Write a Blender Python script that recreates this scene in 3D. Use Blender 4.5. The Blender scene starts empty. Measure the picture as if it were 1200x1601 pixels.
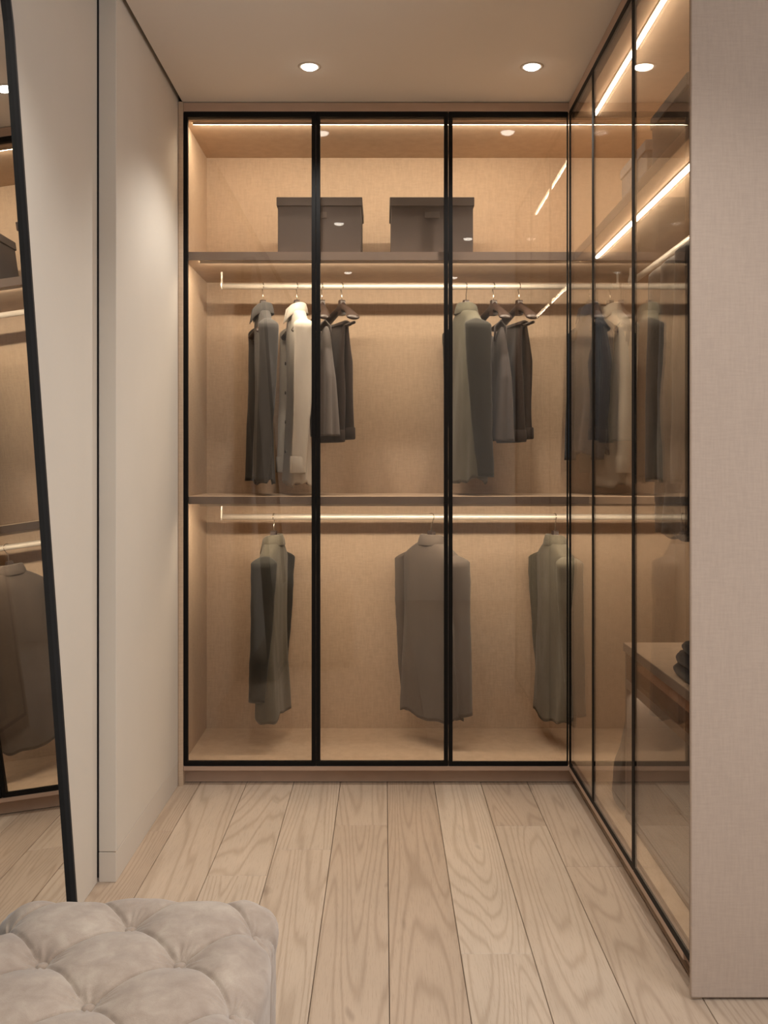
import bpy, bmesh, math, random
from mathutils import Vector, Matrix, noise

sc = bpy.context.scene
col = sc.collection
PI = math.pi
R = math.radians

# ------------------------------------------------------------------ camera, world, exposure
F, VX, VY, H = 1544.0, 600.0, 726.0, 1.268          # focal length in pixels, vanishing point, eye height
cam_d = bpy.data.cameras.new('camera')
cam = bpy.data.objects.new('camera', cam_d); col.objects.link(cam)
cam.location = (0, 0, H); cam.rotation_euler = (PI / 2, 0, 0)
cam_d.sensor_fit = 'VERTICAL'; cam_d.sensor_height = 24.0
cam_d.lens = 24.0 * F / 1601
cam_d.shift_x = 0.0
cam_d.shift_y = -(800.5 - VY) / 1601
cam_d.clip_start = 0.02
sc.camera = cam

sc.view_settings.view_transform = 'Standard'
sc.view_settings.look = 'None'
sc.view_settings.gamma = 1.0
sc.view_settings.use_curve_mapping = False
sc.view_settings.exposure = 0.0
sc.cycles.use_denoising = True
sc.cycles.transparent_max_bounces = 32
sc.cycles.max_bounces = 10
sc.cycles.sample_clamp_indirect = 4.0
sc.cycles.caustics_reflective = False
sc.cycles.caustics_refractive = False

world = bpy.data.worlds.new('daylight'); sc.world = world
world.use_nodes = True
world.node_tree.nodes['Background'].inputs[0].default_value = (0.80, 0.86, 1.0, 1)
world.node_tree.nodes['Background'].inputs[1].default_value = 1.0

# light levels
FILL_W, DOWN_W, LED_W = 40.0, 7.9, 4.4
LED_COL = (1.0, 0.895, 0.72)
DOWN_COL = (1.0, 0.97, 0.92)
FILL_COL = (0.93, 0.96, 1.0)

def area_light(name, loc, direction, sx, sy, watts, color, parent=None, along=None):
    d = bpy.data.lights.new(name, 'AREA'); d.shape = 'RECTANGLE'; d.size = sx; d.size_y = sy
    d.energy = watts; d.color = color
    o = bpy.data.objects.new(name, d); col.objects.link(o)
    z = -Vector(direction).normalized()
    x = Vector(along) if along else Vector((0, 1, 0)) if abs(z.y) < .9 else Vector((1, 0, 0))
    x = (x - z * x.dot(z)).normalized(); y = z.cross(x)
    m = Matrix((x, y, z)).transposed().to_4x4(); m.translation = Vector(loc)
    o.matrix_world = m
    if parent: o.parent = parent
    return o

# fill light added in an invented window of the near room, built below
area_light('added_window_fill', (2.36, 0.25, 1.5), (-1, 0, -0.05), 2.3, 1.7, FILL_W, FILL_COL)

# ------------------------------------------------------------------ main dimensions
D0 = 3.90          # front of the wardrobe that faces the camera
DB = 4.42          # its back panel
XL = -0.812        # wall left of the wardrobe
XN = -0.868        # near left wall
XR = 0.730         # front of the wardrobe on the right
XB = 1.300         # back panel of that wardrobe
DE = 2.335         # face of the partition on the right
ZC = 2.700         # ceiling

# ------------------------------------------------------------------ materials
def lin(r, g, b):
    f = lambda c: (c / 255 / 12.92) if c / 255 <= .04045 else ((c / 255 + .055) / 1.055) ** 2.4
    return (f(r), f(g), f(b), 1)

class NT:
    def __init__(s, name):
        s.m = bpy.data.materials.new(name); s.m.use_nodes = True
        s.t = s.m.node_tree; s.n = s.t.nodes; s.b = s.n['Principled BSDF']; s.out = s.n['Material Output']
    def new(s, kind, **kw):
        n = s.n.new(kind)
        for k, v in kw.items(): setattr(n, k, v)
        return n
    def link(s, a, b): s.t.links.new(a, b)
    def val(s, sock, v):
        if isinstance(v, bpy.types.NodeSocket): s.link(v, sock)
        else: sock.default_value = v
    def math(s, op, a, b=0.0, c=0.0):
        n = s.new('ShaderNodeMath', operation=op)
        s.val(n.inputs[0], a); s.val(n.inputs[1], b); s.val(n.inputs[2], c)
        return n.outputs[0]
    def mix(s, f, a, b, mode='MIX'):
        n = s.new('ShaderNodeMix', data_type='RGBA', blend_type=mode)
        s.val(n.inputs[0], f); s.val(n.inputs[6], a); s.val(n.inputs[7], b)
        return n.outputs[2]
    def coord(s, scale=(1, 1, 1), rnd=False):
        tc = s.new('ShaderNodeTexCoord'); mp = s.new('ShaderNodeMapping')
        s.link(tc.outputs['Object'], mp.inputs[0]); mp.inputs[3].default_value = scale
        if rnd:
            oi = s.new('ShaderNodeObjectInfo')
            cx = s.new('ShaderNodeCombineXYZ')
            s.link(s.math('MULTIPLY', oi.outputs['Random'], 37.0), cx.inputs[0])
            s.link(s.math('MULTIPLY', oi.outputs['Random'], 91.0), cx.inputs[1])
            s.link(s.math('MULTIPLY', oi.outputs['Random'], 53.0), cx.inputs[2])
            s.link(cx.outputs[0], mp.inputs[1])
        return mp.outputs[0]
    def noise(s, vec, scale=1.0, detail=2.0, rough=.5, dist=0.0):
        n = s.new('ShaderNodeTexNoise')
        s.link(vec, n.inputs['Vector']); n.inputs['Scale'].default_value = scale
        n.inputs['Detail'].default_value = detail; n.inputs['Roughness'].default_value = rough
        n.inputs['Distortion'].default_value = dist
        return n.outputs[0]
    def ramp(s, f, stops):
        n = s.new('ShaderNodeValToRGB'); s.link(f, n.inputs[0])
        e = n.color_ramp.elements
        while len(e) > len(stops): e.remove(e[-1])
        while len(e) < len(stops): e.new(.5)
        for k, (p, c) in enumerate(stops): e[k].position = p; e[k].color = c
        return n.outputs[0]
    def bump(s, h, strength, dist=.002):
        n = s.new('ShaderNodeBump'); s.link(h, n.inputs['Height'])
        n.inputs['Strength'].default_value = strength; n.inputs['Distance'].default_value = dist
        s.link(n.outputs[0], s.b.inputs['Normal'])
    def set(s, color=None, rough=.6, metal=0.0, spec=.5, sheen=0.0):
        if color is not None: s.val(s.b.inputs['Base Color'], color)
        s.val(s.b.inputs['Roughness'], rough); s.b.inputs['Metallic'].default_value = metal
        s.b.inputs['Specular IOR Level'].default_value = spec
        s.b.inputs['Sheen Weight'].default_value = sheen
        return s.m

def grey(v): return (v, v, v, 1)

def mat_plaster(name, rgb, amt=.05):
    t = NT(name); v = t.coord()
    n1 = t.noise(v, 1.6, 5, .6); n2 = t.noise(v, 90, 2, .5)
    k = t.ramp(n1, [(.3, grey(1 - amt)), (.7, grey(1 + 0))])
    c = t.mix(1.0, lin(*rgb), k, 'MULTIPLY')
    t.bump(t.math('ADD', t.math('MULTIPLY', n1, .6), t.math('MULTIPLY', n2, .25)), .18, .004)
    return t.set(c, .85, spec=.25)

def mat_linen(name, rgb, amt=.09, rough=.75, fine=1.0):
    t = NT(name)
    a = t.noise(t.coord((190 * fine, 190 * fine, 22)), 1, 3, .6)
    b = t.noise(t.coord((24, 24, 210 * fine)), 1, 3, .6)
    c0 = t.noise(t.coord((2, 2, 2)), 1, 2, .5)
    w = t.math('ADD', t.math('MULTIPLY', a, .5), t.math('MULTIPLY', b, .5))
    k = t.ramp(w, [(.36, grey(1 - amt * 1.6)), (.62, grey(1.0))])
    k2 = t.ramp(c0, [(.3, grey(.96)), (.7, grey(1.0))])
    c = t.mix(1.0, t.mix(1.0, lin(*rgb), k, 'MULTIPLY'), k2, 'MULTIPLY')
    t.bump(w, .12, .002)
    return t.set(c, rough, spec=.3)

def mat_plain(name, rgb, rough=.5, metal=0.0, spec=.5):
    t = NT(name); n = t.noise(t.coord((1, 1, 1)), 14, 3, .6)
    c = t.mix(1.0, lin(*rgb), t.ramp(n, [(.3, grey(.94)), (.7, grey(1))]), 'MULTIPLY')
    return t.set(c, rough, metal, spec)

def mat_fabric(name, rgb, fine=420, amt=.22, sheen=.15, streak=0.0, check=False):
    t = NT(name)
    n1 = t.noise(t.coord((1, 1, 1), True), fine, 2, .6)
    n2 = t.noise(t.coord((9, 9, 2.0), True), 1, 3, .55)
    k = t.ramp(n1, [(.3, grey(1 - amt)), (.7, grey(1.0))])
    k2 = t.ramp(n2, [(.3, grey(.84)), (.7, grey(1.0))])
    c = t.mix(1.0, t.mix(1.0, lin(*rgb), k, 'MULTIPLY'), k2, 'MULTIPLY')
    t.bump(n1, .35, .0015)
    return t.set(c, .9, spec=.2, sheen=sheen)

def mat_emit(name, rgb, strength):
    t = NT(name); e = t.new('ShaderNodeEmission')
    e.inputs[0].default_value = rgb; e.inputs[1].default_value = strength
    t.link(e.outputs[0], t.out.inputs[0]); return t.m

def mat_glass(name, tint, r0, rough=0.0):
    """thin bronze pane: tinted straight-through view plus a mirror term that grows with the angle"""
    t = NT(name)
    lw = t.new('ShaderNodeLayerWeight'); lw.inputs[0].default_value = .5
    fac = t.math('ADD', t.math('MULTIPLY', t.math('POWER', lw.outputs['Facing'], 5.0), 1 - r0), r0)
    tr = t.new('ShaderNodeBsdfTransparent'); tr.inputs[0].default_value = tint
    gl = t.new('ShaderNodeBsdfGlossy'); gl.inputs['Roughness'].default_value = rough
    gl.inputs[0].default_value = (.95, .95, .95, 1)
    mx = t.new('ShaderNodeMixShader')
    t.link(fac, mx.inputs[0]); t.link(tr.outputs[0], mx.inputs[1]); t.link(gl.outputs[0], mx.inputs[2])
    t.link(mx.outputs[0], t.out.inputs[0]); return t.m

def mat_oak():
    t = NT('oak_plank')
    oi = t.new('ShaderNodeObjectInfo'); rnd = oi.outputs['Random']
    # contour lines of a field stretched along the board: long cathedral arches
    fld = t.noise(t.coord((6.0, .38, 1), True), 1, 1.2, .35, .25)
    wob = t.noise(t.coord((30, 3, 1), True), 1, 2, .5)
    ph = t.math('ADD', t.math('MULTIPLY', fld, 165.0), t.math('MULTIPLY', wob, 3.0))
    s = t.math('SINE', ph)
    s01 = t.math('ADD', t.math('MULTIPLY', s, .5), .5)
    line = t.math('POWER', s01, 4.0)
    pore = t.noise(t.coord((420, 14, 1), True), 1, 2, .7)
    pores = t.ramp(pore, [(.52, grey(0)), (.74, grey(1))])
    cloud = t.noise(t.coord((5, 1.6, 1), True), 1, 3, .6)
    knot = t.noise(t.coord((10, 3.2, 1), True), 1, 2, .5, .6)
    kn = t.ramp(knot, [(.70, grey(0)), (.79, grey(1))])
    light = t.mix(rnd, lin(200, 182, 163), lin(183, 162, 142))
    dark = t.mix(rnd, lin(157, 135, 114), lin(143, 121, 101))
    c = t.mix(t.math('MULTIPLY', line, .42), light, dark)
    c = t.mix(t.math('MULTIPLY', pores, .42), c, dark)
    c = t.mix(t.math('MULTIPLY', kn, .55), c, lin(112, 92, 76))
    c = t.mix(1.0, c, t.ramp(cloud, [(.3, grey(.84)), (.7, grey(1.0))]), 'MULTIPLY')
    h = t.math('SUBTRACT', 1.0, t.math('ADD', t.math('MULTIPLY', line, .4), t.math('MULTIPLY', pores, .6)))
    t.bump(h, .15, .0012)
    return t.set(c, .52, spec=.35)

def mat_suede():
    t = NT('suede')
    n1 = t.noise(t.coord((1, 1, 1)), 7, 4, .6); n2 = t.noise(t.coord((1, 1, 1)), 620, 2, .6)
    n3 = t.noise(t.coord((1, 1, 1)), 34, 3, .6, .5)
    k = t.math('ADD', t.math('MULTIPLY', n1, .6), t.math('MULTIPLY', n3, .4))
    c = t.ramp(k, [(.34, lin(143, 126, 113)), (.52, lin(163, 147, 133)), (.68, lin(181, 167, 152))])
    c = t.mix(1.0, c, t.ramp(n2, [(.3, grey(.9)), (.7, grey(1))]), 'MULTIPLY')
    t.bump(n2, .25, .0012)
    return t.set(c, .8, spec=.25, sheen=.35)

M = {}
M['wall'] = mat_plaster('wall_plaster', (209, 200, 188))
M['ceiling'] = mat_plaster('ceiling_paint', (224, 216, 207), .02)
M['baseboard'] = mat_plaster('baseboard_paint', (205, 195, 183), .02)
M['dark_gap'] = mat_plain('gap_dark', (46, 38, 32), .9)  # dark base under the planks; also painted shade in wall and ceiling gaps
M['linen'] = mat_linen('linen_panel', (178, 160, 146), .06)
M['carcass'] = mat_linen('carcass_linen', (202, 178, 154), .10, .7)
M['edge'] = mat_plain('carcass_edge', (178, 152, 134), .55)
M['shelf'] = mat_plain('shelf_laminate', (126, 111, 101), .5)
M['black'] = mat_plain('black_metal', (17, 15, 14), .6, 0.0, .15)
M['glass'] = mat_glass('bronze_glass', (.95, .92, .885, 1), .035)
M['added_window_glass'] = mat_glass('added_window_glass', (.96, .97, .97, 1), .03)
M['smoked'] = mat_glass('smoked_glass', (.72, .60, .52, 1), .05)
M['chrome'] = mat_plain('satin_nickel', (232, 224, 212), .38, .45)
M['mirror'] = mat_plain('mirror_silver', (226, 226, 224), .0, 1.0)
mb_ = M['mirror'].node_tree.nodes['Principled BSDF']
mb_.inputs['Roughness'].default_value = 0.0
M['frame_dark'] = mat_plain('mirror_frame_metal', (40, 39, 39), .55, 0.0, .25)
M['frame_rim'] = mat_plain('mirror_rim_metal', (112, 106, 101), .45, .2)
M['oak'] = mat_oak()
M['suede'] = mat_suede()
M['led'] = mat_emit('led_diffuser', (1.0, .80, .58, 1), 42.0)
M['led_added'] = mat_emit('led_diffuser_added', (1.0, .80, .58, 1), 2.0)
M['lamp'] = mat_emit('lamp_lens', (1.0, .93, .82, 1), 11.0)
M['trim'] = mat_plain('lamp_trim', (190, 178, 165), .5)
M['profile'] = mat_plain('led_profile', (200, 186, 168), .4, .3)
M['box'] = mat_fabric('box_board', (92, 83, 79), 260, .10, .05)
M['wood_dark'] = mat_plain('dark_stained_wood', (48, 33, 27), .42)
M['steel'] = mat_plain('hook_steel', (196, 188, 176), .25, 1.0)
M['leather'] = mat_plain('tan_leather', (150, 116, 92), .5)
for nm, rgb, kw in (
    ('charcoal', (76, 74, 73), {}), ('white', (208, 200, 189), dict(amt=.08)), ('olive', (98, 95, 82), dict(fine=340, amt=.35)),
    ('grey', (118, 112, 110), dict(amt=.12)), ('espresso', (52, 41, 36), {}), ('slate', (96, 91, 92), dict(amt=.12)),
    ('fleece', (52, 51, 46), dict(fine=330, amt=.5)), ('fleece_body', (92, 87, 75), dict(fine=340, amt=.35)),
    ('taupe', (94, 84, 77), dict(amt=.12)), ('wool', (104, 98, 85), dict(fine=320, amt=.35)),
    ('navy', (44, 54, 68), {}), ('sand', (188, 176, 160), dict(amt=.1)), ('quilt', (48, 46, 46), {}),
    ('mocha', (104, 92, 82), {}), ('denim', (26, 32, 44), dict(fine=300, amt=.4)), ('bag', (96, 86, 78), {}), ('bagdark', (54, 46, 42), {})):
    M[nm] = mat_fabric('cloth_' + nm, rgb, **kw)

# ------------------------------------------------------------------ mesh helpers
def obj(name, bm, mat, parent=None, smooth=False):
    bmesh.ops.recalc_face_normals(bm, faces=bm.faces)
    me = bpy.data.meshes.new(name); bm.to_mesh(me); bm.free()
    me.materials.append(M[mat])
    if smooth:
        for p in me.polygons: p.use_smooth = True
    o = bpy.data.objects.new(name, me); col.objects.link(o)
    if parent: o.parent = parent
    return o

def tag(o, label, cat, group=None):
    o['label'] = label; o['category'] = cat
    if group: o['group'] = group
    return o

def struct(o):
    o['kind'] = 'structure'; return o

def thing(name, label, cat, loc=(0, 0, 0), rz=0.0, group=None):
    o = bpy.data.objects.new(name, None); col.objects.link(o)
    o.empty_display_size = .1
    o.location = loc; o.rotation_euler = (0, 0, rz)
    bpy.context.view_layer.update()
    return tag(o, label, cat, group)

def box(bm, x0, x1, y0, y1, z0, z1, bev=0.0, seg=1):
    r = bmesh.ops.create_cube(bm, size=1.0)
    vs = r['verts']
    for v in vs:
        v.co = Vector(((x0 + x1) / 2 + v.co.x * (x1 - x0), (y0 + y1) / 2 + v.co.y * (y1 - y0), (z0 + z1) / 2 + v.co.z * (z1 - z0)))
    if bev > 0:
        es = list({e for v in vs for e in v.link_edges})
        bmesh.ops.bevel(bm, geom=es, offset=bev, segments=seg, affect='EDGES', profile=.5)
    return bm

def bx(*a, **k):
    bm = bmesh.new(); box(bm, *a, **k); return bm

def loft(rings, cap0=True, cap1=True, bm=None):
    bm = bm or bmesh.new()
    vr = [[bm.verts.new(p) for p in r] for r in rings]
    n = len(vr[0])
    for a, b in zip(vr, vr[1:]):
        for i in range(n):
            bm.faces.new((a[i], a[(i + 1) % n], b[(i + 1) % n], b[i]))
    for r, c in ((vr[0], cap0), (vr[-1], cap1)):
        if c:
            ctr = bm.verts.new(sum((v.co for v in r), Vector()) / n)
            for i in range(n): bm.faces.new((r[i], r[(i + 1) % n], ctr))
    return bm

def tube(path, rad, n=10, bm=None, closed=False):
    path = [Vector(p) for p in path]
    rings = []
    up = Vector((0.123, 0.3, 1)).normalized()
    for i, p in enumerate(path):
        a = path[max(i - 1, 0)]; b = path[min(i + 1, len(path) - 1)]
        t = (b - a).normalized()
        x = (up - t * up.dot(t))
        if x.length < 1e-3: x = Vector((1, 0, 0)) - t * t.x
        x.normalize(); y = t.cross(x); up = x
        r = rad[i] if isinstance(rad, (list, tuple)) else rad
        rings.append([p + (x * math.cos(2 * PI * k / n) + y * math.sin(2 * PI * k / n)) * r for k in range(n)])
    return loft(rings, bm=bm)

def rounded_ring(x0, x1, z0, z1, r, seg=5, radii=None):
    """closed outline in (u, v) with rounded corners, anticlockwise from the lower left"""
    rr = radii or (r, r, r, r)
    pts = []
    for (cx, cz, a0), q in zip(((x0, z0, PI), (x1, z0, 1.5 * PI), (x1, z1, 0), (x0, z1, .5 * PI)), rr):
        ox = cx + (q if cx == x0 else -q); oz = cz + (q if cz == z0 else -q)
        for k in range(seg + 1):
            a = a0 + (PI / 2) * k / seg
            pts.append((ox + q * math.cos(a), oz + q * math.sin(a)))
    return pts

def frame_mesh(outer, inner, place, depth0, depth1):
    """a ring between two outlines of the same count, extruded; place(u, v, d) gives the point"""
    bm = bmesh.new(); n = len(outer)
    V = [[bm.verts.new(place(u, v, d)) for u, v in ol] for ol, d in ((outer, depth0), (inner, depth0), (inner, depth1), (outer, depth1))]
    for a in range(4):
        A, B = V[a], V[(a + 1) % 4]
        for i in range(n):
            bm.faces.new((A[i], A[(i + 1) % n], B[(i + 1) % n], B[i]))
    return bm

# ------------------------------------------------------------------ the room
fl = struct(obj('floor', bx(XN - .1, 2.5, -1.5, DB + .1, -.06, -.0145), 'dark_gap'))
PITCH = .186; X0 = .0126; LEN = 1.9
joint = {0: 2.10, 1: 2.559, 2: 3.465, 3: 3.113, -1: 3.471, -2: 3.252, -3: 3.045, -4: 2.05, -5: 3.417}
rng = random.Random(4)
def plank_mesh(w, l):
    bm = bmesh.new(); c = .0014; t = .014
    o = [(-w / 2, -l / 2), (w / 2, -l / 2), (w / 2, l / 2), (-w / 2, l / 2)]
    i = [(-w / 2 + c, -l / 2 + c), (w / 2 - c, -l / 2 + c), (w / 2 - c, l / 2 - c), (-w / 2 + c, l / 2 - c)]
    return loft([[Vector((x, y, -t)) for x, y in o], [Vector((x, y, -c)) for x, y in o], [Vector((x, y, 0)) for x, y in i]], bm=bm)
for k in range(-5, 13):
    xa = X0 + PITCH * k + .0008; xb = X0 + PITCH * (k + 1) - .0008
    j = joint.get(k, rng.uniform(2.2, 3.9))
    cuts = sorted(j + LEN * m for m in range(-4, 3))
    far = 3.955
    for a, b in zip(cuts, cuts[1:]):
        a = max(a, -1.4); b = min(b, far)
        if b - a < .02: continue
        if xa > XR + .03:
            b = min(b, DE + .06)
            if b - a < .02: continue
        pl = obj('plank', plank_mesh(xb - xa, b - a - .0012), 'oak', fl)
        pl.location = ((xa + xb) / 2, (a + b) / 2, 0)

# ceiling with a shadow gap along the left wall
ce = struct(obj('ceiling', bx(XL + .016, 2.5, -1.5, DB + .1, ZC, ZC + .03), 'ceiling'))
obj('ceiling_gap_shade', bx(XN - .1, 2.5, -1.5, DB + .1, ZC + .075, ZC + .12), 'dark_gap', ce)  # dark-coloured slab stands for the shade above the ceiling gap

wl = bmesh.new(); box(wl, XN - .1, XN, -1.5, 2.990, 0.0, ZC + .07, .002)
wl = struct(obj('wall_left', wl, 'wall'))
al = struct(obj('wall_alcove', bx(XN + .0032, XL, 2.996, DB + .1, .0925, ZC + .07, .0015), 'wall'))
bb = struct(obj('baseboard_left', bx(XN + .0032, XL - .0006, 2.9966, DB + .1, 0.0, .0905, .0012), 'baseboard'))
obj('painted_gap_shade', bx(XN - .09, XN + .0028, 3.03, 3.05, 0.0, ZC + .07), 'dark_gap', al)  # dark strip painted in place of the shade inside the wall gap
struct(obj('wall_back', bx(XL - .1, 2.5, DB + .02, DB + .1, 0.0, ZC + .07), 'wall'))
struct(obj('wall_rear', bx(XN - .1, 2.5, -1.5, -1.4, 0.0, ZC + .07), 'wall'))
# partition whose end closes the right wardrobe
pw = bmesh.new(); box(pw, XR + .025, 2.4, DE + .014, DE + .075, .0, ZC - .001)
pw = struct(obj('wall_partition', pw, 'linen'))
obj('cladding_panel', bx(.7255, 2.4, DE, DE + .0135, .006, ZC - .001, .003, seg=2), 'linen', pw)
# right wall of the near room; its window is added for soft fill
wr = bmesh.new()
box(wr, 2.4, 2.5, -1.5, -.95, 0, ZC + .07); box(wr, 2.4, 2.5, 1.45, DB + .1, 0, ZC + .07)
box(wr, 2.4, 2.5, -.95, 1.45, 0, .6); box(wr, 2.4, 2.5, -.95, 1.45, 2.4, ZC + .07)
struct(obj('wall_right', wr, 'wall'))
wf = bmesh.new()
for y0, y1 in ((-.95, -.9), (.225, .275), (1.4, 1.45)): box(wf, 2.41, 2.47, y0, y1, .6, 2.4)
box(wf, 2.41, 2.47, -.95, 1.45, .6, .65); box(wf, 2.41, 2.47, -.95, 1.45, 2.35, 2.4)
w1 = struct(obj('added_window_1', wf, 'trim'))
obj('pane', bx(2.435, 2.441, -.9, .225, .65, 2.35), 'added_window_glass', w1)
obj('pane', bx(2.435, 2.441, .275, 1.4, .65, 2.35), 'added_window_glass', w1)

# ------------------------------------------------------------------ ceiling downlights
def disc(bm, r, z, n=28):
    vs = [bm.verts.new((r * math.cos(2 * PI * k / n), r * math.sin(2 * PI * k / n), z)) for k in range(n)]
    bm.faces.new(vs)
def downlight(x, y, label):
    t = thing('ceiling_downlight', label, 'downlight', (x, y, ZC), 0, 'recessed ceiling downlights')
    n = 28
    prof = [(.030, -.0005), (.031, -.0025), (.040, -.0022), (.042, .0), (.042, .003), (.030, .003)]
    rings = [[Vector((r * math.cos(2 * PI * k / n), r * math.sin(2 * PI * k / n), z)) for k in range(n)] for r, z in prof]
    obj('trim_ring', loft(rings + [rings[0]], False, False), 'trim', t, True)
    prof = [(.0295, -.001), (.026, -.006), (.018, -.010), (.008, -.012)]
    rings = [[Vector((r * math.cos(2 * PI * k / n), r * math.sin(2 * PI * k / n), z)) for k in range(n)] for r, z in prof]
    obj('lens', loft(rings), 'lamp', t, True)
    d = bpy.data.lights.new('downlight_beam', 'SPOT'); d.energy = DOWN_W * 4; d.color = DOWN_COL
    d.spot_size = R(124); d.spot_blend = .6; d.shadow_soft_size = .03
    o = bpy.data.objects.new('downlight_beam', d); col.objects.link(o); o.parent = t; o.location = (0, 0, -.05)
    return t
downlight(-.268, 3.555, 'round recessed downlight in the ceiling nearer the left wall, before the wardrobe')
downlight(.532, 3.555, 'round recessed downlight in the ceiling nearer the right wardrobe, before the far doors')
for i, (x, y) in enumerate(((-.268, 1.95), (.532, 1.55), (-.268, .45), (.532, .25), (1.6, .75))):
    downlight(x, y, ('recessed downlight overhead above the ottoman side', 'recessed downlight overhead beside the right glass doors',
                     'recessed downlight behind the viewer on the left', 'recessed downlight behind the viewer in the middle',
                     'recessed downlight behind the viewer by the added window')[i])

# ------------------------------------------------------------------ wardrobes
Z_PL, Z_LEDGE = .058, .076           # plinth top, carcass bottom
Z_FL = .090                          # inside floor
Z_TOP = 2.637                        # underside of the top panel
S1 = (2.080, 2.113); S2 = (1.110, 1.1395)
ROD1, ROD2, YROD, XROD = 2.019, 1.046, 4.17, 1.02

def led(parent, name, p0, p1, inward, watts, lip=True, strength='led'):
    """thin diffuser in a profile along p0-p1 with its own light, turned down and inward"""
    p0, p1 = Vector(p0), Vector(p1); L = (p1 - p0).length; a = (p1 - p0) / L; iw = Vector(inward)
    def strip(w, h, dz):
        bm = bmesh.new()
        rings = []
        for p in (p0, p1):
            rings.append([p + iw * u + Vector((0, 0, v + dz)) for u, v in ((-w / 2, 0), (w / 2, 0), (w / 2, -h), (-w / 2, -h))])
        return loft(rings, bm=bm)
    pr = obj('led_profile', strip(.020, .003, 0), 'profile', parent)
    if lip:                                   # a lip on the door side keeps the diffuser out of sight from the front
        bm = bmesh.new(); rings = []
        for p in (p0, p1):
            rings.append([p + iw * u + Vector((0, 0, v)) for u, v in ((-.010, -.003), (-.007, -.003), (-.007, -.009), (-.010, -.009))])
        obj('lip', loft(rings, bm=bm), 'profile', pr)
    obj('diffuser', strip(.010, .003 if lip else .006, -.003), strength, pr)
    area_light('led_light', (p0 + p1) / 2 + Vector((0, 0, -.010)) + iw * .004, iw * .55 + Vector((0, 0, -1)), L, .012, watts * L, LED_COL, parent, a)

def door(parent, along, a0, a1, z0, z1, front, stile=(.016, .016), rail=(.020, .0165), depth=.022, set_in=.008):
    """framed glass door; along = 'x' (faces -y at y=front) or 'y' (faces -x at x=front)"""
    g = .0008
    a0 += g; a1 -= g
    out = rounded_ring(a0, a1, z0, z1, .005)
    inn = rounded_ring(a0 + stile[0], a1 - stile[1], z0 + rail[1], z1 - rail[0], .003)
    pl = (lambda u, v, d: (u, front + d, v)) if along == 'x' else (lambda u, v, d: (front + d, u, v))
    f = obj('door', frame_mesh(out, inn, pl, 0, depth), 'black', parent)
    e = .004
    if along == 'x':
        p = bx(a0 + stile[0] - e, a1 - stile[1] + e, front + set_in, front + set_in + .005, z0 + rail[1] - e, z1 - rail[0] + e)
    else:
        p = bx(front + set_in, front + set_in + .005, a0 + stile[0] - e, a1 - stile[1] + e, z0 + rail[1] - e, z1 - rail[0] + e)
    obj('pane', p, 'glass', f)
    return f

W = thing('built_in_wardrobe', 'wide built-in wardrobe across the far end with three black-framed glass doors', 'wardrobe', (0, D0, 0))
W.location = (0, 0, 0); bpy.context.view_layer.update()
obj('side_panel', bx(XL + .001, XL + .020, D0 - .008, DB, 0.0, ZC - .002, .001), 'carcass', W)
obj('back_panel', bx(XL + .020, XB, DB - .008, DB + .010, Z_FL, Z_TOP), 'carcass', W)
obj('top_panel', bx(XL + .020, XB, D0 + .028, DB, Z_TOP, Z_TOP + .03), 'carcass', W)
obj('top_filler', bx(XL + .020, XR + .02, D0, D0 + .024, 2.662, ZC - .003, .001), 'edge', W)
obj('bottom_panel', bx(XL + .020, XB, D0, DB, Z_PL, Z_LEDGE - .0005, .001), 'edge', W)
obj('inner_floor', bx(XL + .020, XB, D0 + .026, DB - .008, Z_LEDGE, Z_FL, .001), 'carcass', W)
obj('plinth', bx(XL + .020, XR + .06, D0 + .039, D0 + .055, .003, Z_PL), 'edge', W)
for nm, (za, zb) in (('shelf', S1), ('shelf', S2)):
    s = obj(nm, bx(XL + .020, XB - .01, D0 + .030, DB - .008, za, zb, .001), 'carcass', W)
    obj('edge_strip', bx(XL + .021, XR + .085, D0 + .0275, D0 + .030, za, zb), 'shelf', s)
dz0, dz1 = Z_LEDGE + .0005, 2.6605
door(W, 'x', -.7925, -.269, dz0, dz1, D0)
door(W, 'x', -.269, .254, dz0, dz1, D0)
door(W, 'x', .254, XR - .002, dz0, dz1, D0, (.016, .005), depth=.010, set_in=.003)
def rod(parent, p0, p1, ztop, ends):
    p0, p1 = Vector(p0), Vector(p1)
    r = obj('hanging_rod', tube([p0, p1], .0122, 18), 'chrome', parent, True)
    for e in ends:
        q = p0.lerp(p1, e)
        a = (p1 - p0).normalized(); s = Vector((a.y, -a.x, 0))
        rings = []
        for z, w in ((p0.z - .013, .006), (p0.z - .004, .012), (p0.z + .012, .012), (p0.z + .03, .007), (ztop, .006)):
            rings.append([q + a * u * .003 + s * w * v + Vector((0, 0, z - p0.z)) for u, v in ((-1, -1), (1, -1), (1, 1), (-1, 1))])
        obj('bracket', loft(rings), 'chrome', r)
rod(W, (-.684, YROD, ROD1), (.985, YROD, ROD1), S1[0], (0.0, 1.0))
rod(W, (-.684, YROD, ROD2), (1.18, YROD, ROD2), S2[0], (0.0, 1.0))
led(W, 'led', (-.765, D0 + .062, Z_TOP), (XR + .05, D0 + .062, Z_TOP), (0, 1, 0), LED_W)
led(W, 'led', (-.735, D0 + .055, S1[0]), (XR + .05, D0 + .055, S1[0]), (0, 1, 0), LED_W)
led(W, 'led', (-.735, D0 + .055, S2[0]), (XR + .35, D0 + .055, S2[0]), (0, 1, 0), LED_W * .62)

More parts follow.
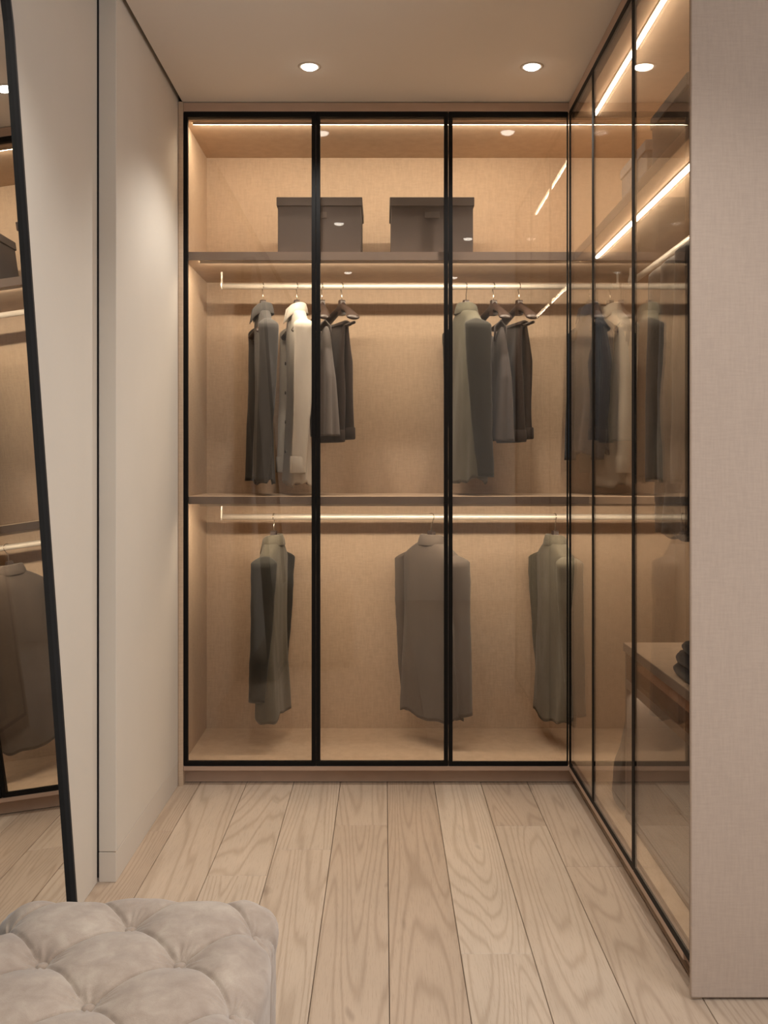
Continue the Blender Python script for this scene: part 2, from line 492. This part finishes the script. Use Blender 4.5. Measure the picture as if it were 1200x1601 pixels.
RW = thing('side_wardrobe', 'wardrobe along the right side with three slim black-framed bronze glass doors', 'wardrobe', (0, 0, 0))
yA, yB = DE + .076, D0
obj('back_panel', bx(XB, XB + .018, yA, DB, Z_FL, Z_TOP), 'carcass', RW)
obj('top_panel', bx(XR + .028, XB, yA, D0 + .027, Z_TOP, Z_TOP + .03), 'carcass', RW)
obj('top_filler', bx(XR, XR + .02, DE + .002, D0 - .001, 2.662, ZC - .003, .001), 'edge', RW)
obj('bottom_panel', bx(XR, XB, DE + .076, D0 - .001, Z_PL, Z_LEDGE - .0005, .001), 'edge', RW)
obj('inner_floor', bx(XR + .026, XB, yA, D0 + .025, Z_LEDGE, Z_FL, .001), 'carcass', RW)
obj('plinth', bx(XR + .039, XR + .055, DE + .076, D0 + .038, .003, Z_PL), 'edge', RW)
obj('end_panel', bx(XR + .03, XB, yA, yA + .016, Z_FL, Z_TOP), 'carcass', RW)
s = obj('shelf', bx(XR + .030, XB - .001, yA + .016, D0 + .027, S1[0], S1[1], .001), 'carcass', RW)
obj('edge_strip', bx(XR + .0275, XR + .030, yA + .017, D0 + .027, S1[0], S1[1]), 'shelf', s)
d1, d2 = 3.457, 2.897
door(RW, 'y', d1, D0 - .0005, dz0, dz1, XR, (.013, .006), depth=.007, set_in=.001)
door(RW, 'y', d2, d1, dz0, dz1, XR, (.014, .013), depth=.007, set_in=.001)
door(RW, 'y', DE + .018, d2, dz0, dz1, XR, (.008, .014), depth=.007, set_in=.001)
rod(RW, (XROD, yA + .05, ROD1), (XROD, 4.08, ROD1), S1[0], (0.0, 1.0))
led(RW, 'led', (XR + .093, yA + .02, Z_TOP), (XR + .093, D0 - .05, Z_TOP), (1, 0, 0), LED_W, False)
led(RW, 'led', (XR + .100, yA + .03, S1[0]), (XR + .100, D0 - .05, S1[0]), (1, 0, 0), LED_W, False)

# ------------------------------------------------------------------ leaning mirror
MB = Vector((-.6251, 2.07, 0.0)); mu = Vector((0, -1, 0)); mn = Vector((math.cos(.0718), 0, math.sin(.0718))); mv = Vector((-math.sin(.0718), 0, math.cos(.0718)))
mroot = thing('floor_mirror', 'tall dark-framed arched mirror leaning against the near left wall', 'mirror', (MB.x, MB.y - .4, 0))
def mp(u, v, d): return MB + mu * u + mv * v - mn * d - Vector((MB.x, MB.y - .4, 0))
MW, MH, MR = .80, 2.56, .40
fo = rounded_ring(0, MW, .004, MH, .02, 16, (.02, .02, MR, MR))
fi = rounded_ring(.013, MW - .013, .017, MH - .013, .01, 16, (.008, .008, MR - .013, MR - .013))
fm = rounded_ring(.005, MW - .005, .009, MH - .005, .01, 16, (.016, .016, MR - .005, MR - .005))
fr = obj('frame', frame_mesh(fm, fi, mp, -.010, .044), 'frame_dark', mroot)
obj('rim', frame_mesh(fo, fm, mp, -.007, .045), 'frame_rim', fr)
bm = bmesh.new()
gi = rounded_ring(.010, MW - .010, .014, MH - .010, .01, 16, (.008, .008, MR - .010, MR - .010))
loft([[mp(u, v, 0.0) for u, v in gi], [mp(u, v, .005) for u, v in gi]], bm=bm)
obj('mirror_glass', bm, 'mirror', mroot)
bm = bmesh.new()
loft([[mp(u, v, .012) for u, v in gi], [mp(u, v, .020) for u, v in gi]], bm=bm)
obj('backing_board', bm, 'frame_dark', mroot)

# ------------------------------------------------------------------ tufted ottoman
def ottoman():
    cx, cy = -.410, 1.426; hx, hy = .226, .277; zt, zb = .510, .045; rad = .060
    t = thing('tufted_ottoman', 'beige suede button-tufted ottoman in the foreground beside the mirror', 'ottoman', (cx, cy, 0))
    ux, uy = .1035, .1143
    def fold(q):                                  # distance to the nearest even number
        q = q % 2.0; return min(q, 2.0 - q)
    def pattern(x, y):
        # lattice: a button at (0, .18) and every second crossing
        a = x / ux + (y - .173) / uy; b = x / ux - (y - .173) / uy
        fa, fb = fold(a), fold(b)
        r = math.hypot(fa, fb); c = min(fa, fb)
        dome = (1 - (1 - fa) ** 3.2) * (1 - (1 - fb) ** 3.2)
        base = min(r / 1.15, 1.0); base = 1 - (1 - base) ** 2.4
        da = a - 2 * round(a / 2); db = b - 2 * round(b / 2)
        ang = math.atan2(da, db)
        wr = .0017 * math.sin(ang * 13 + 3 * math.sin(ang * 3 + round(a) * 1.7)) * math.exp(-((r - .24) / .20) ** 2)
        return .0080 * dome + .020 * base - .0075 * math.exp(-c / .024) * min(1, r * 3) + wr - .007 * math.exp(-(r / .10) ** 2)
    bm = bmesh.new()
    nx, ny, nz = 170, 210, 44
    W_, L_ = hx, hy
    verts = {}
    def put(x, y, z):
        key = (round(x, 5), round(y, 5), round(z, 5))
        if key in verts: return verts[key]
        # rounded box: pull to the inner core, push out by the radius
        q = Vector((max(-W_ + rad, min(W_ - rad, x)), max(-L_ + rad, min(L_ - rad, y)), max(zb + rad * .3, min(zt - rad, z))))
        d = Vector((x, y, z)) - q
        n = d.normalized() if d.length > 1e-9 else Vector((0, 0, 1))
        p = q + n * rad
        if z < zb + .03: p = Vector((p.x, p.y, max(p.z, zb)))
        k = max(0.0, min(1.0, (n.z + .05) / .75)); k = k * k * (3 - 2 * k)
        ex = p.x + n.x * .012; ey = p.y + n.y * .012
        dsp = pattern(ex, ey) * k
        # vertical pleats running down the sides from the edge buttons
        s = p.y if abs(n.x) > abs(n.y) else p.x
        per = 2 * uy if abs(n.x) > abs(n.y) else 2 * ux
        off = .173 if abs(n.x) > abs(n.y) else 0.0
        m = abs(((s - off + per / 2) % per) - per / 2)
        side = (1 - k) * (-.006 * math.exp(-m / .007) + .003 * math.cos(PI * m / (per / 2) + PI) + .004)
        nz_ = noise.noise(Vector((p.x * 9, p.y * 9, p.z * 9))) * .004 + noise.noise(Vector((p.x * 32, p.y * 32, p.z * 32))) * .0012
        sag = Vector((0, 0, -.0))
        dirn = n if k < .999 else Vector((n.x * .4, n.y * .4, 1)).normalized()
        p = p + dirn * (dsp + side + nz_) + sag
        v = bm.verts.new(p + Vector((0, 0, 0)))
        verts[key] = v; return v
    def g(n, a, b, sharp=False): return [a + (b - a) * i / n for i in range(n + 1)]
    xs, ys, zs = g(nx, -W_, W_), g(ny, -L_, L_), g(nz, zb, zt)
    for i in range(nx):
        for j in range(ny):
            bm.faces.new([put(xs[i + a], ys[j + b], zt) for a, b in ((0, 0), (1, 0), (1, 1), (0, 1))])
    for k in range(nz):
        for i in range(nx):
            for y in (-L_, L_):
                bm.faces.new([put(xs[i + a], y, zs[k + b]) for a, b in ((0, 0), (1, 0), (1, 1), (0, 1))])
        for j in range(ny):
            for x in (-W_, W_):
                bm.faces.new([put(x, ys[j + a], zs[k + b]) for a, b in ((0, 0), (1, 0), (1, 1), (0, 1))])
    obj('upholstery', bm, 'suede', t, True)
    # covered buttons
    for j in range(-4, 1):
        for i in range(-2, 3):
            if (i + j) % 2: continue
            x, y = i * ux, .173 + j * uy
            if abs(x) > hx - .005 or abs(y) > hy - .02: continue
            edge = abs(i) == 2
            n = 16; rings = []
            for r, z in ((.0095, -.006), (.0105, .0), (.0085, .004), (.0045, .006)):
                rings.append([Vector((r * math.cos(2 * PI * k / n), r * math.sin(2 * PI * k / n), z)) for k in range(n)])
            b = obj('button', loft(rings), 'suede', t, True)
            b.location = (x * (1.0 if not edge else .985), y, zt + (.001 if not edge else -.016))
            if edge: b.rotation_euler = (0, .75 * (1 if i > 0 else -1), 0)
    for sx in (-1, 1):
        for sy in (-1, 1):
            f = obj('foot', tube([(0, 0, 0), (0, 0, .075)], [.016, .022], 14), 'wood_dark', t, True)
            f.location = (sx * (hx - .05), sy * (hy - .05), 0)
ottoman()

# ------------------------------------------------------------------ storage boxes
def storage_box(x0, x1, y0, y1, z, h, label):
    cx, cy = (x0 + x1) / 2, (y0 + y1) / 2; w, d = (x1 - x0) / 2, (y1 - y0) / 2
    t = thing('storage_box', label, 'box', (cx, cy, z), 0, 'lidded storage boxes on the top shelf')
    obj('body', bx(-w + .005, w - .005, -d + .005, d - .005, .0005, h - .004, .002), 'box', t)
    bm = bx(-w, w, -d, d, h - .036, h, .002)
    obj('lid', bm, 'box', t)
    hn = obj('label_holder', bx(-.03, .03, -d + .0025, -d + .0055, h - .085, h - .06, .001), 'box', t)
storage_box(-.4355, -.088, 4.0, 4.30, S1[1], .238, 'grey-brown lidded box on the far top shelf, nearer the left wall')
storage_box(.023, .366, 4.0, 4.30, S1[1], .238, 'grey-brown lidded box on the far top shelf, nearer the right wardrobe')
storage_box(.86, 1.20, 3.25, 3.60, S1[1], .225, 'farther lidded box on the top shelf of the right wardrobe')
storage_box(.84, 1.20, 2.74, 3.12, S1[1], .245, 'nearer lidded box on the top shelf of the right wardrobe, at the ceiling light strip')

# ------------------------------------------------------------------ hangers and clothes
def hanger(x, y, zrod, yaw, label, thick=.016, bar=False, span=.20, drop=.072, low=0.0):
    t = thing('clothes_hanger', label, 'hanger', (x, y, zrod), yaw, 'wooden clothes hangers')
    r = .0148
    pts = [Vector((r * math.cos(a), 0, r * math.sin(a))) for a in [R(-35 + 215 * k / 18) for k in range(19)]]
    pts.reverse()
    pts = pts[::-1]
    # open side, over the rod, down the other side and to the neck
    pts += [Vector((-r * .9, 0, -.008)), Vector((-r * .45, 0, -.020)), Vector((0, 0, -.032)), Vector((0, 0, -drop - .01))]
    obj('hook', tube(pts, .0018, 8), 'steel', t, True)
    zc = -drop
    bm = bmesh.new()
    rings = []
    N = 28
    for k in range(N + 1):
        u = -1 + 2 * k / N; a = abs(u)
        zc_ = zc - .014 - low - .075 * a ** 1.15
        hh = .016 - .005 * a + (.012 * max(0, 1 - a / .14))
        th = thick * (.7 + .9 * a ** 2)
        x_ = u * span
        yb = -.028 * a ** 2
        if a > .97: hh *= .6; th *= .6
        rings.append([Vector((x_, yb + th * math.cos(q), zc_ + hh * math.sin(q))) for q in [2 * PI * i / 12 for i in range(12)]])
    obj('shoulder_bar', loft(rings, bm=bm), 'wood_dark', t, True)
    obj('neck_block', loft([[Vector((sx * w, sy * .011, z)) for sx, sy in ((-1, -1), (1, -1), (1, 1), (-1, 1))] for w, z in ((.010, zc + .014), (.013, zc + .010), (.017, zc - .025), (.020, zc - .05))]), 'wood_dark', t)
    if bar:
        obj('trouser_bar', tube([(-span + .012, -.02, zc - .105), (span - .012, -.02, zc - .105)], .006, 10), 'wood_dark', t, True)
    return t

def garment(name, label, cat, x, y, zrod, yaw, mat, hem, half=.215, hem_half=None, drop=.072, sleeve=True, sleeve_mat=None, sleeve_len=.60,
            collar=True, thick=.052, folds=9, amp=.010, seed=1, slant=0.0, group='clothes on hangers', collar_mat=None, buttons=0, cuff=None, quilt=0.0, sag=0.0):
    """a top hanging from a hanger: body, two sleeves, collar; local x = shoulder line, -y = front"""
    t = thing(name, label, cat, (x, y, zrod), yaw, group)
    hem_half = hem_half or half * 1.03
    zn = -drop - .032                      # neck
    zs = zn - .071                         # shoulder point
    NA, NL = 72, 54
    sd = seed * 7.31
    rings = []
    for k in range(NL + 1):
        q = k / NL
        if q < .14:                        # neck to shoulder
            s = q / .14
            z = zn - s ** 1.15 * .066
            w = .050 + (half - .050) * s ** .88; th = min(.036, thick) + (thick - min(.036, thick)) * s ** .6
        else:
            s = (q - .14) / .86
            z = zn - .066 + (hem - zn + .066) * s
            w = half + (hem_half - half) * s - .016 * math.sin(PI * min(1, s * 1.6)) * (1 - s)
            th = thick * (1 + .32 * s) - .010 * math.sin(PI * s)
        ring = []
        sfold = max(0.0, (q - .16) / .84)
        for i in range(NA):
            a = 2 * PI * i / NA
            ca, sa = math.cos(a), math.sin(a)
            px = w * math.copysign(abs(ca) ** .82, ca); py = th * math.copysign(abs(sa) ** .72, sa)
            nn = noise.noise(Vector((px * 14 + sd, py * 9, z * 2.2 + sd)))
            n2 = noise.noise(Vector((px * 30 + sd, py * 20 + 5, z * 9)))
            f = amp * sfold ** .8 * (math.sin(folds * a + 2.0 * nn + sd) * .7 + nn * 1.2) + n2 * .0035 * min(1, q * 4)
            if quilt: f += quilt * abs(math.sin((z + px * .4) * 40)) * min(1, q * 6)
            nrm = Vector((ca / max(w, .05), sa / max(th, .02), 0)).normalized()
            dz = (slant * ca + .010 * math.sin(3 * a + sd) * 1.0 + .006 * math.sin(7 * a)) * max(0, (q - .5) * 2) ** 2
            ring.append(Vector((px, py + sag * s if q >= .14 else py, z + dz)) + nrm * f)
        rings.append(ring)
    # turn the hem inward so that the opening has depth
    last = rings[-1]; c = sum(last, Vector()) / NA
    rings.append([c + (p - c) * .93 + Vector((0, 0, .012)) for p in last])
    rings.append([c + (p - c) * .66 + Vector((0, 0, .09)) for p in last])
    body = obj('body', loft(rings, True, True), mat, t, True)
    if sleeve:
        for sx in (-1, 1):
            rr = []; NS = 40; m = 28
            for k in range(NS + 1):
                q = k / NS
                if q < .10:
                    s = q / .10
                    cxx = half - .030 + .026 * s; z = zs + .022 - .030 * s
                    rx = .008 + .016 * math.sin(PI / 2 * s); ry = .012 + (thick + .002) * math.sin(PI / 2 * s)
                else:
                    s = (q - .10) / .90
                    cxx = half - .004 + .020 * math.sin(PI * s * .5) - .012 * s; z = zs - .008 - sleeve_len * s
                    rx = .024 - .003 * s; ry = (thick + .014) * (1 - .36 * s)
                yo = -.034 * (max(0, q - .1) ** 1.6)
                ring = []
                for i in range(m):
                    a = 2 * PI * i / m
                    nn = noise.noise(Vector((math.cos(a) * 1.3 + sd + sx, math.sin(a) * 1.3, z * 6)))
                    n2 = noise.noise(Vector((math.cos(a) * 2.4 + sd, math.sin(a) * 2.4 + sx * 3, z * 24)))
                    f = 1 + (.10 * nn + .05 * n2) * min(1, q * 5)
                    ring.append(Vector((sx * (cxx + rx * math.cos(a) * f), yo + ry * math.sin(a) * f, z)))
                rr.append(ring)
            lst = rr[-1]; c = sum(lst, Vector()) / m
            rr.append([c + (p - c) * .86 + Vector((0, 0, .008)) for p in lst])
            rr.append([c + (p - c) * .75 + Vector((0, 0, .06)) for p in lst])
            so = obj('sleeve', loft(rr), sleeve_mat or mat, t, True)
            if cuff:
                cr = []
                for zz, sc_ in ((.065, 1.02), (.060, 1.09), (.0, 1.09), (-.004, 1.03), (.004, .90)):
                    cr.append([Vector((c.x + (p.x - c.x) * sc_ , c.y + (p.y - c.y) * sc_, c.z + zz)) for p in lst])
                obj('cuff', loft(cr, False, False), cuff, so, True)
    if collar:
        rr = []
        n = 46
        prof = [(.046, -.016), (.044, .012), (.045, .026), (.050, .030), (.056, .026), (.064, .006), (.069, -.014), (.066, -.017), (.060, -.002), (.050, .012)]
        for k in range(n + 1):
            a = R(-90 + 18 + 324 * k / n)
            fl_ = abs(k / n - .5) * 2
            ring = []
            for r, z in prof:
                r2 = r * (1.0 + .10 * fl_ ** 3)
                ring.append(Vector((r2 * 1.02 * math.cos(a), r2 * .72 * math.sin(a) - .002, zn + z + .002 - .022 * fl_ ** 4 - (.018 * fl_ ** 6 if z < .02 else 0))))
            rr.append(ring)
        obj('collar', loft(rr), collar_mat or mat, t, True)
    for b in range(buttons):
        z = zn - .10 - b * (abs(hem) - .22) / max(1, buttons)
        bt = obj('button', tube([(0, 0, 0), (0, -.004, 0)], .007, 12), 'wood_dark', t, True)
        bt.location = (0, -thick * 1.22 - .008, z)
    return t

def trousers(label, x, y, zrod, yaw, mat, hem, seed=1, drop=.072, half=.10, span=.10, name='trousers'):
    """folded over the hanger bar: two layers with a crease, the nearer hem turned up"""
    t = thing(name, label, 'trousers', (x, y, zrod), yaw, 'folded trousers on hangers')
    zt = -drop - .105; sd = seed * 3.7
    for side, zh, w0 in ((-1, hem, half), (1, hem + .012, half * .95)):
        rr = []; NL, m = 40, 36
        for k in range(NL + 1):
            q = k / NL
            z = zt + .012 + (zh - zt - .012) * q
            th = .012 + .012 * min(1, q * 3)
            yo = -.02 + side * (.005 + .016 * min(1, q * 3) + .004 * math.sin(q * 5 + sd))
            w = w0 * (1 + .16 * q)
            ring = []
            for i in range(m):
                a = 2 * PI * i / m; ca, sa = math.cos(a), math.sin(a)
                nn = noise.noise(Vector((ca * 1.6 + sd, sa + side, z * 5)))
                ring.append(Vector((w * math.copysign(abs(ca) ** .8, ca) + .004 * nn, yo + th * math.copysign(abs(sa) ** .7, sa) * (1 + .3 * nn) + .005 * math.sin(4 * a + sd) * q, z)))
            rr.append(ring)
        lst = rr[-1]; c = sum(lst, Vector()) / m
        rr.append([c + (p - c) * .8 + Vector((0, 0, .02)) for p in lst])
        lg = obj('leg', loft(rr), mat, t, True)
        cr = []
        for zz, s_ in ((.045, 1.03), (.042, 1.13), (.002, 1.16), (-.004, 1.08), (.004, .9)):
            cr.append([c + Vector(((p.x - c.x) * (1 + (s_ - 1) * .4), (p.y - c.y) * s_, 0)) + Vector((0, 0, zz)) for p in lst])
        obj('turn_up', loft(cr, False, False), mat, lg, True)
    rr = []                                             # the fold over the bar
    for k in range(13):
        a = PI * k / 12
        rr.append([Vector((u * half, -.02 + (.024 if v else .009) * math.cos(a), zt + (.020 if v else .008) * math.sin(a))) for u, v in ((-1, 0), (1, 0), (1, 1), (-1, 1))])
    obj('fold', loft(rr), mat, t, True)
    return t

def slip(label, x, y, zrod, yaw, mat, hem, seed=1, half=.17, name='slip_dress', drop=.072, step=.04):
    """sleeveless top on two straps, wider towards a stepped hem"""
    t = thing(name, label, 'top', (x, y, zrod), yaw, 'sleeveless tops on hangers')
    zt = -drop - .16; sd = seed * 5.1
    rr = []; NL, m = 44, 64
    for k in range(NL + 1):
        q = k / NL
        z = zt + (hem - zt) * q
        w = half * (.62 + .38 * min(1, q * 2.2) ** .7); th = .026 + .035 * q
        ring = []
        for i in range(m):
            a = 2 * PI * i / m; ca, sa = math.cos(a), math.sin(a)
            nn = noise.noise(Vector((ca * 2 + sd, sa * 2, z * 3)))
            f = .012 * q * math.sin(8 * a + 2 * nn + sd) + .004 * nn
            nrm = Vector((ca, sa * 2, 0)).normalized()
            ring.append(Vector((w * ca, th * math.copysign(abs(sa) ** .8, sa), z + (.030 * (1 - abs(ca)) * 0 - step * (ca > 0) * max(0, q - .6) + .05 * abs(ca) ** 3 * (1 - q) * (1 if abs(ca) > .5 else 0)))) + nrm * f)
        rr.append(ring)
    lst = rr[-1]; c = sum(lst, Vector()) / m
    rr.append([c + (p - c) * .9 + Vector((0, 0, .02)) for p in lst])
    obj('body', loft(rr), mat, t, True)
    for sx in (-1, 1):
        pts = [Vector((sx * half * .50, .020, zt - .01)), Vector((sx * half * .62, .016, zt + .05)), Vector((sx * half * .66, -.008, zt + .075)),
               Vector((sx * half * .62, -.030, zt + .05)), Vector((sx * half * .50, -.026, zt - .01))]
        obj('strap', tube(pts, .0045, 8), mat, t, True)
    return t

EDGE = R(-70)
def hung(kind, x, y, zrod, yaw, label, hlabel, mat, hem, bar=False, hthick=.016, **kw):
    hanger(x, y, zrod, yaw, hlabel, hthick, bar, .20 if kind in ('trousers', 'slip') else kw.get('half', .2) - .035, low=0.0 if kind in ('trousers', 'slip') else .046)
    if kind == 'trousers': return trousers(label, x, y, zrod, yaw, mat, hem, **kw)
    if kind == 'slip': return slip(label, x, y, zrod, yaw, mat, hem, **kw)
    return garment(kind, label, kw.pop('cat', kind), x, y, zrod, yaw, mat, hem, **kw)

hung('jacket', -.511, YROD, ROD1, R(-75), 'dark grey jacket hanging first from the left on the upper rod', 'dark wooden hanger inside the dark grey jacket, upper rod',
     'charcoal', -.825, half=.165, thick=.028, seed=1, sleeve_len=.64, folds=7, amp=.007, hem_half=.175)
hung('shirt', -.3676, YROD, ROD1, R(-74), 'off-white crinkled shirt on the upper rod, left of the first door post', 'wooden hanger inside the off-white shirt, upper rod',
     'white', -.835, half=.165, thick=.032, seed=2, sleeve_len=.60, folds=8, amp=.009, cuff='white', buttons=5)
hung('slip', -.262, YROD, ROD1, R(-76), 'grey sleeveless top half hidden behind the first door post, upper rod', 'wooden hanger of the half-hidden grey top behind the first door post',
     'grey', -.62, seed=3, half=.17)
hung('trousers', -.178, YROD, ROD1, R(-66), 'dark brown folded trousers on the upper rod, right of the first door post', 'wide dark hanger holding brown trousers right of the first door post',
     'espresso', -.655, bar=True, hthick=.020, seed=4)
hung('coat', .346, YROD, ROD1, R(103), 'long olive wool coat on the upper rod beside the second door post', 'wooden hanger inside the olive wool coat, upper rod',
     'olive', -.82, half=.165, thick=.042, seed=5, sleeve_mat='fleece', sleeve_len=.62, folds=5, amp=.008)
hung('slip', .462, YROD, ROD1, R(-74), 'slate grey sleeveless top between the olive coat and the brown trousers', 'wide dark hanger holding the slate grey sleeveless top',
     'slate', -.64, hthick=.020, seed=6, half=.15)
hung('trousers', .570, YROD, ROD1, R(-74), 'espresso brown folded trousers nearest the corner seen through the third far door', 'wide dark hanger holding the espresso trousers at the third far door',
     'espresso', -.655, bar=True, hthick=.020, seed=7)
hung('shirt', .868, YROD, ROD1, R(-82), 'navy shirt on the upper rod in the corner behind the right glass', 'wooden hanger inside the navy shirt in the corner',
     'navy', -.70, half=.165, thick=.028, seed=8, sleeve_len=.55, amp=.007)
hung('shirt', .955, YROD, ROD1, R(-76), 'pale sand shirt at the corner end of the upper rod behind the right glass', 'wooden hanger inside the pale sand shirt in the corner',
     'sand', -.84, half=.165, thick=.032, seed=9, sleeve_len=.6, cuff='sand', amp=.008)
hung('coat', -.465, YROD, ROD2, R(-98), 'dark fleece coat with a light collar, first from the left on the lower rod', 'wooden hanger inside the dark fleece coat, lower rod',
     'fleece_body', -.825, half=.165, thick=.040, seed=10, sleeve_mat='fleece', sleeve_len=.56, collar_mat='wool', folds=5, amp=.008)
hung('jacket', .200, YROD, ROD2, R(132), 'taupe jacket seen from behind at the second door post, lower rod', 'wooden hanger inside the taupe jacket, lower rod',
     'taupe', -.835, half=.165, thick=.045, seed=11, sleeve_len=.63, folds=3, amp=.005)
hung('coat', .7216, YROD, ROD2, R(102), 'grey-green wool coat at the inner corner, last on the lower rod', 'wooden hanger inside the grey-green coat, lower rod',
     'wool', -.840, half=.16, thick=.046, seed=12, sleeve_len=.62, folds=3, amp=.005)
# on the rod of the right wardrobe
hung('coat', XROD, 2.63, ROD1, R(186), 'dark quilted coat nearest to the viewer in the right wardrobe', 'hanger inside the nearest dark quilted coat, right wardrobe',
     'quilt', -.945, half=.225, thick=.045, seed=13, quilt=.005, sleeve_len=.62)
hung('coat', XROD, 2.79, ROD1, R(175), 'charcoal coat hanging second from the viewer in the right wardrobe', 'hanger inside the second charcoal coat, right wardrobe',
     'charcoal', -.955, half=.212, thick=.045, seed=14, sleeve_len=.62)
hung('coat', XROD, 2.95, ROD1, R(185), 'mocha brown coat hanging third from the viewer in the right wardrobe', 'hanger inside the third mocha coat, right wardrobe',
     'mocha', -.955, half=.208, thick=.045, seed=15, quilt=.003, sleeve_len=.62)

# ------------------------------------------------------------------ low unit, bags and jeans in the right wardrobe
UX0, UX1, UY0, UY1, UZ = .80, XB - .005, yA + .02, 3.294, .674
U = thing('low_shelf_unit', 'low open shelf unit with a glazed drawer inside the right wardrobe', 'shelf unit', ((UX0 + UX1) / 2, (UY0 + UY1) / 2, Z_FL))
ox, oy = (UX0 + UX1) / 2, (UY0 + UY1) / 2
def ub(x0, x1, y0, y1, z0, z1, bev=.001): return bx(x0 - ox, x1 - ox, y0 - oy, y1 - oy, z0 - Z_FL, z1 - Z_FL, bev)
obj('top', ub(UX0, UX1, UY0, UY1, UZ - .028, UZ), 'carcass', U)
obj('edge_strip', ub(UX0 - .003, UX0, UY0, UY1, UZ - .028, UZ), 'shelf', U)
obj('side_panel', ub(UX0 + .004, UX1, UY1 - .018, UY1 - .0005, Z_FL, UZ - .028), 'shelf', U)
obj('side_panel', ub(UX0 + .004, UX1, UY0 + .0005, UY0 + .018, Z_FL, UZ - .028), 'shelf', U)
obj('back_panel', ub(UX1 - .012, UX1, UY0 + .018, UY1 - .018, Z_FL, UZ - .028), 'leather', U)
obj('shelf', ub(UX0 + .004, UX1 - .012, UY0 + .018, UY1 - .018, .525, .555), 'shelf', U)
obj('bottom_board', ub(UX0 + .004, UX1 - .012, UY0 + .018, UY1 - .018, Z_FL + .001, Z_FL + .016), 'shelf', U)
dw = obj('drawer', ub(UX0 + .02, UX1 - .02, UY0 + .022, UY1 - .022, .558, .600), 'leather', U)
obj('drawer_glass', ub(UX0 + .002, UX0 + .008, UY0 + .02, UY1 - .02, .557, .644), 'smoked', dw)
led(U, 'led', (UX0 + .02 - ox, UY0 + .03 - oy, UZ - .028 - Z_FL), (UX0 + .02 - ox, UY1 - .03 - oy, UZ - .028 - Z_FL), (1, 0, 0), LED_W * .03, strength='led_added')  # strip added to light the drawer
led(U, 'led', (UX0 + .03 - ox, UY0 + .03 - oy, .525 - Z_FL), (UX0 + .03 - ox, UY1 - .03 - oy, .525 - Z_FL), (1, 0, 0), LED_W * .34, strength='led_added')  # second added strip, brightens the open compartment below
def folded(x0, x1, y0, y1, z, h, label, seed):
    t = thing('folded_jeans', label, 'jeans', ((x0 + x1) / 2, (y0 + y1) / 2, z), R(seed * 3 - 4), 'folded jeans in a pile')
    rr = []; m = 40; w, d = (x1 - x0) / 2, (y1 - y0) / 2
    for k in range(13):
        q = k / 12; e = math.sin(PI * q) ** .35
        ring = []
        for i in range(m):
            a = 2 * PI * i / m; ca, sa = math.cos(a), math.sin(a)
            nn = noise.noise(Vector((ca * 3 + seed * 4, sa * 3, q * 2)))
            ring.append(Vector(((w - .016 + .016 * e + .005 * nn) * math.copysign(abs(ca) ** .35, ca), (d - .016 + .016 * e + .005 * nn) * math.copysign(abs(sa) ** .35, sa), q * h + .003 * nn * math.sin(PI * q))))
        rr.append(ring)
    obj('folded_body', loft(rr), 'denim', t, True)
    obj('waistband', tube([(-w * .8, -d + .004, h * .55), (0, -d - .001, h * .52), (w * .8, -d + .004, h * .56)], .006, 8), 'denim', t, True)
folded(.812, 1.11, 2.53, 2.825, UZ, .036, 'lowest dark navy jeans of the folded pile on the low unit', 1)
folded(.818, 1.10, 2.535, 2.82, UZ + .0365, .034, 'middle dark navy jeans of the folded pile on the low unit', 2)
folded(.826, 1.09, 2.54, 2.78, UZ + .071, .032, 'topmost dark navy jeans of the folded pile on the low unit', 1.6)
def handbag(cx, cy, z, w, d, h, yaw, mat, hmat, label, slouch, seed, arch=.13):
    t = thing('handbag', label, 'handbag', (cx, cy, z), yaw, 'handbags in the right wardrobe')
    rr = []; m = 48; NL = 26
    for k in range(NL + 1):
        q = k / NL
        e = min(1, q * 7) ** .5
        W_ = (w - .02 + .02 * e) * (1 - slouch * .42 * q ** 1.5); D_ = (d - .02 + .02 * e) * (1 - .62 * q ** 1.3)
        ring = []
        for i in range(m):
            a = 2 * PI * i / m; ca, sa = math.cos(a), math.sin(a)
            nn = noise.noise(Vector((ca * 2 + seed, sa * 2, q * 3)))
            f = 1 + slouch * .13 * nn * math.sin(PI * min(1, q * 1.1))
            ring.append(Vector((W_ * math.copysign(abs(ca) ** .55, ca) * f, D_ * math.copysign(abs(sa) ** .55, sa) * f, h * q + slouch * .03 * nn * q)))
        rr.append(ring)
    obj('body', loft(rr), mat, t, True)
    for s in (-1, 1):
        pts = [Vector((w * .42 * math.cos(PI * k / 16), s * d * .34, h * .86 + arch * math.sin(PI * k / 16))) for k in range(17)]
        obj('handle', tube(pts, .007, 10), hmat, t, True)
    obj('clasp', bx(-.02, .02, -.008, .008, h - .012, h + .012, .003), 'steel', t)
handbag(.895, 3.435, Z_FL, .12, .105, .30, R(84), 'bag', 'bagdark', 'soft grey-brown handbag on the wardrobe floor beyond the low unit', 1.0, 2.2, .05)
handbag(.985, 2.78, Z_FL + .016, .17, .10, .27, R(86), 'bagdark', 'bagdark', 'dark handbag with a rigid handle standing inside the low unit', .25, 5.5, .11)
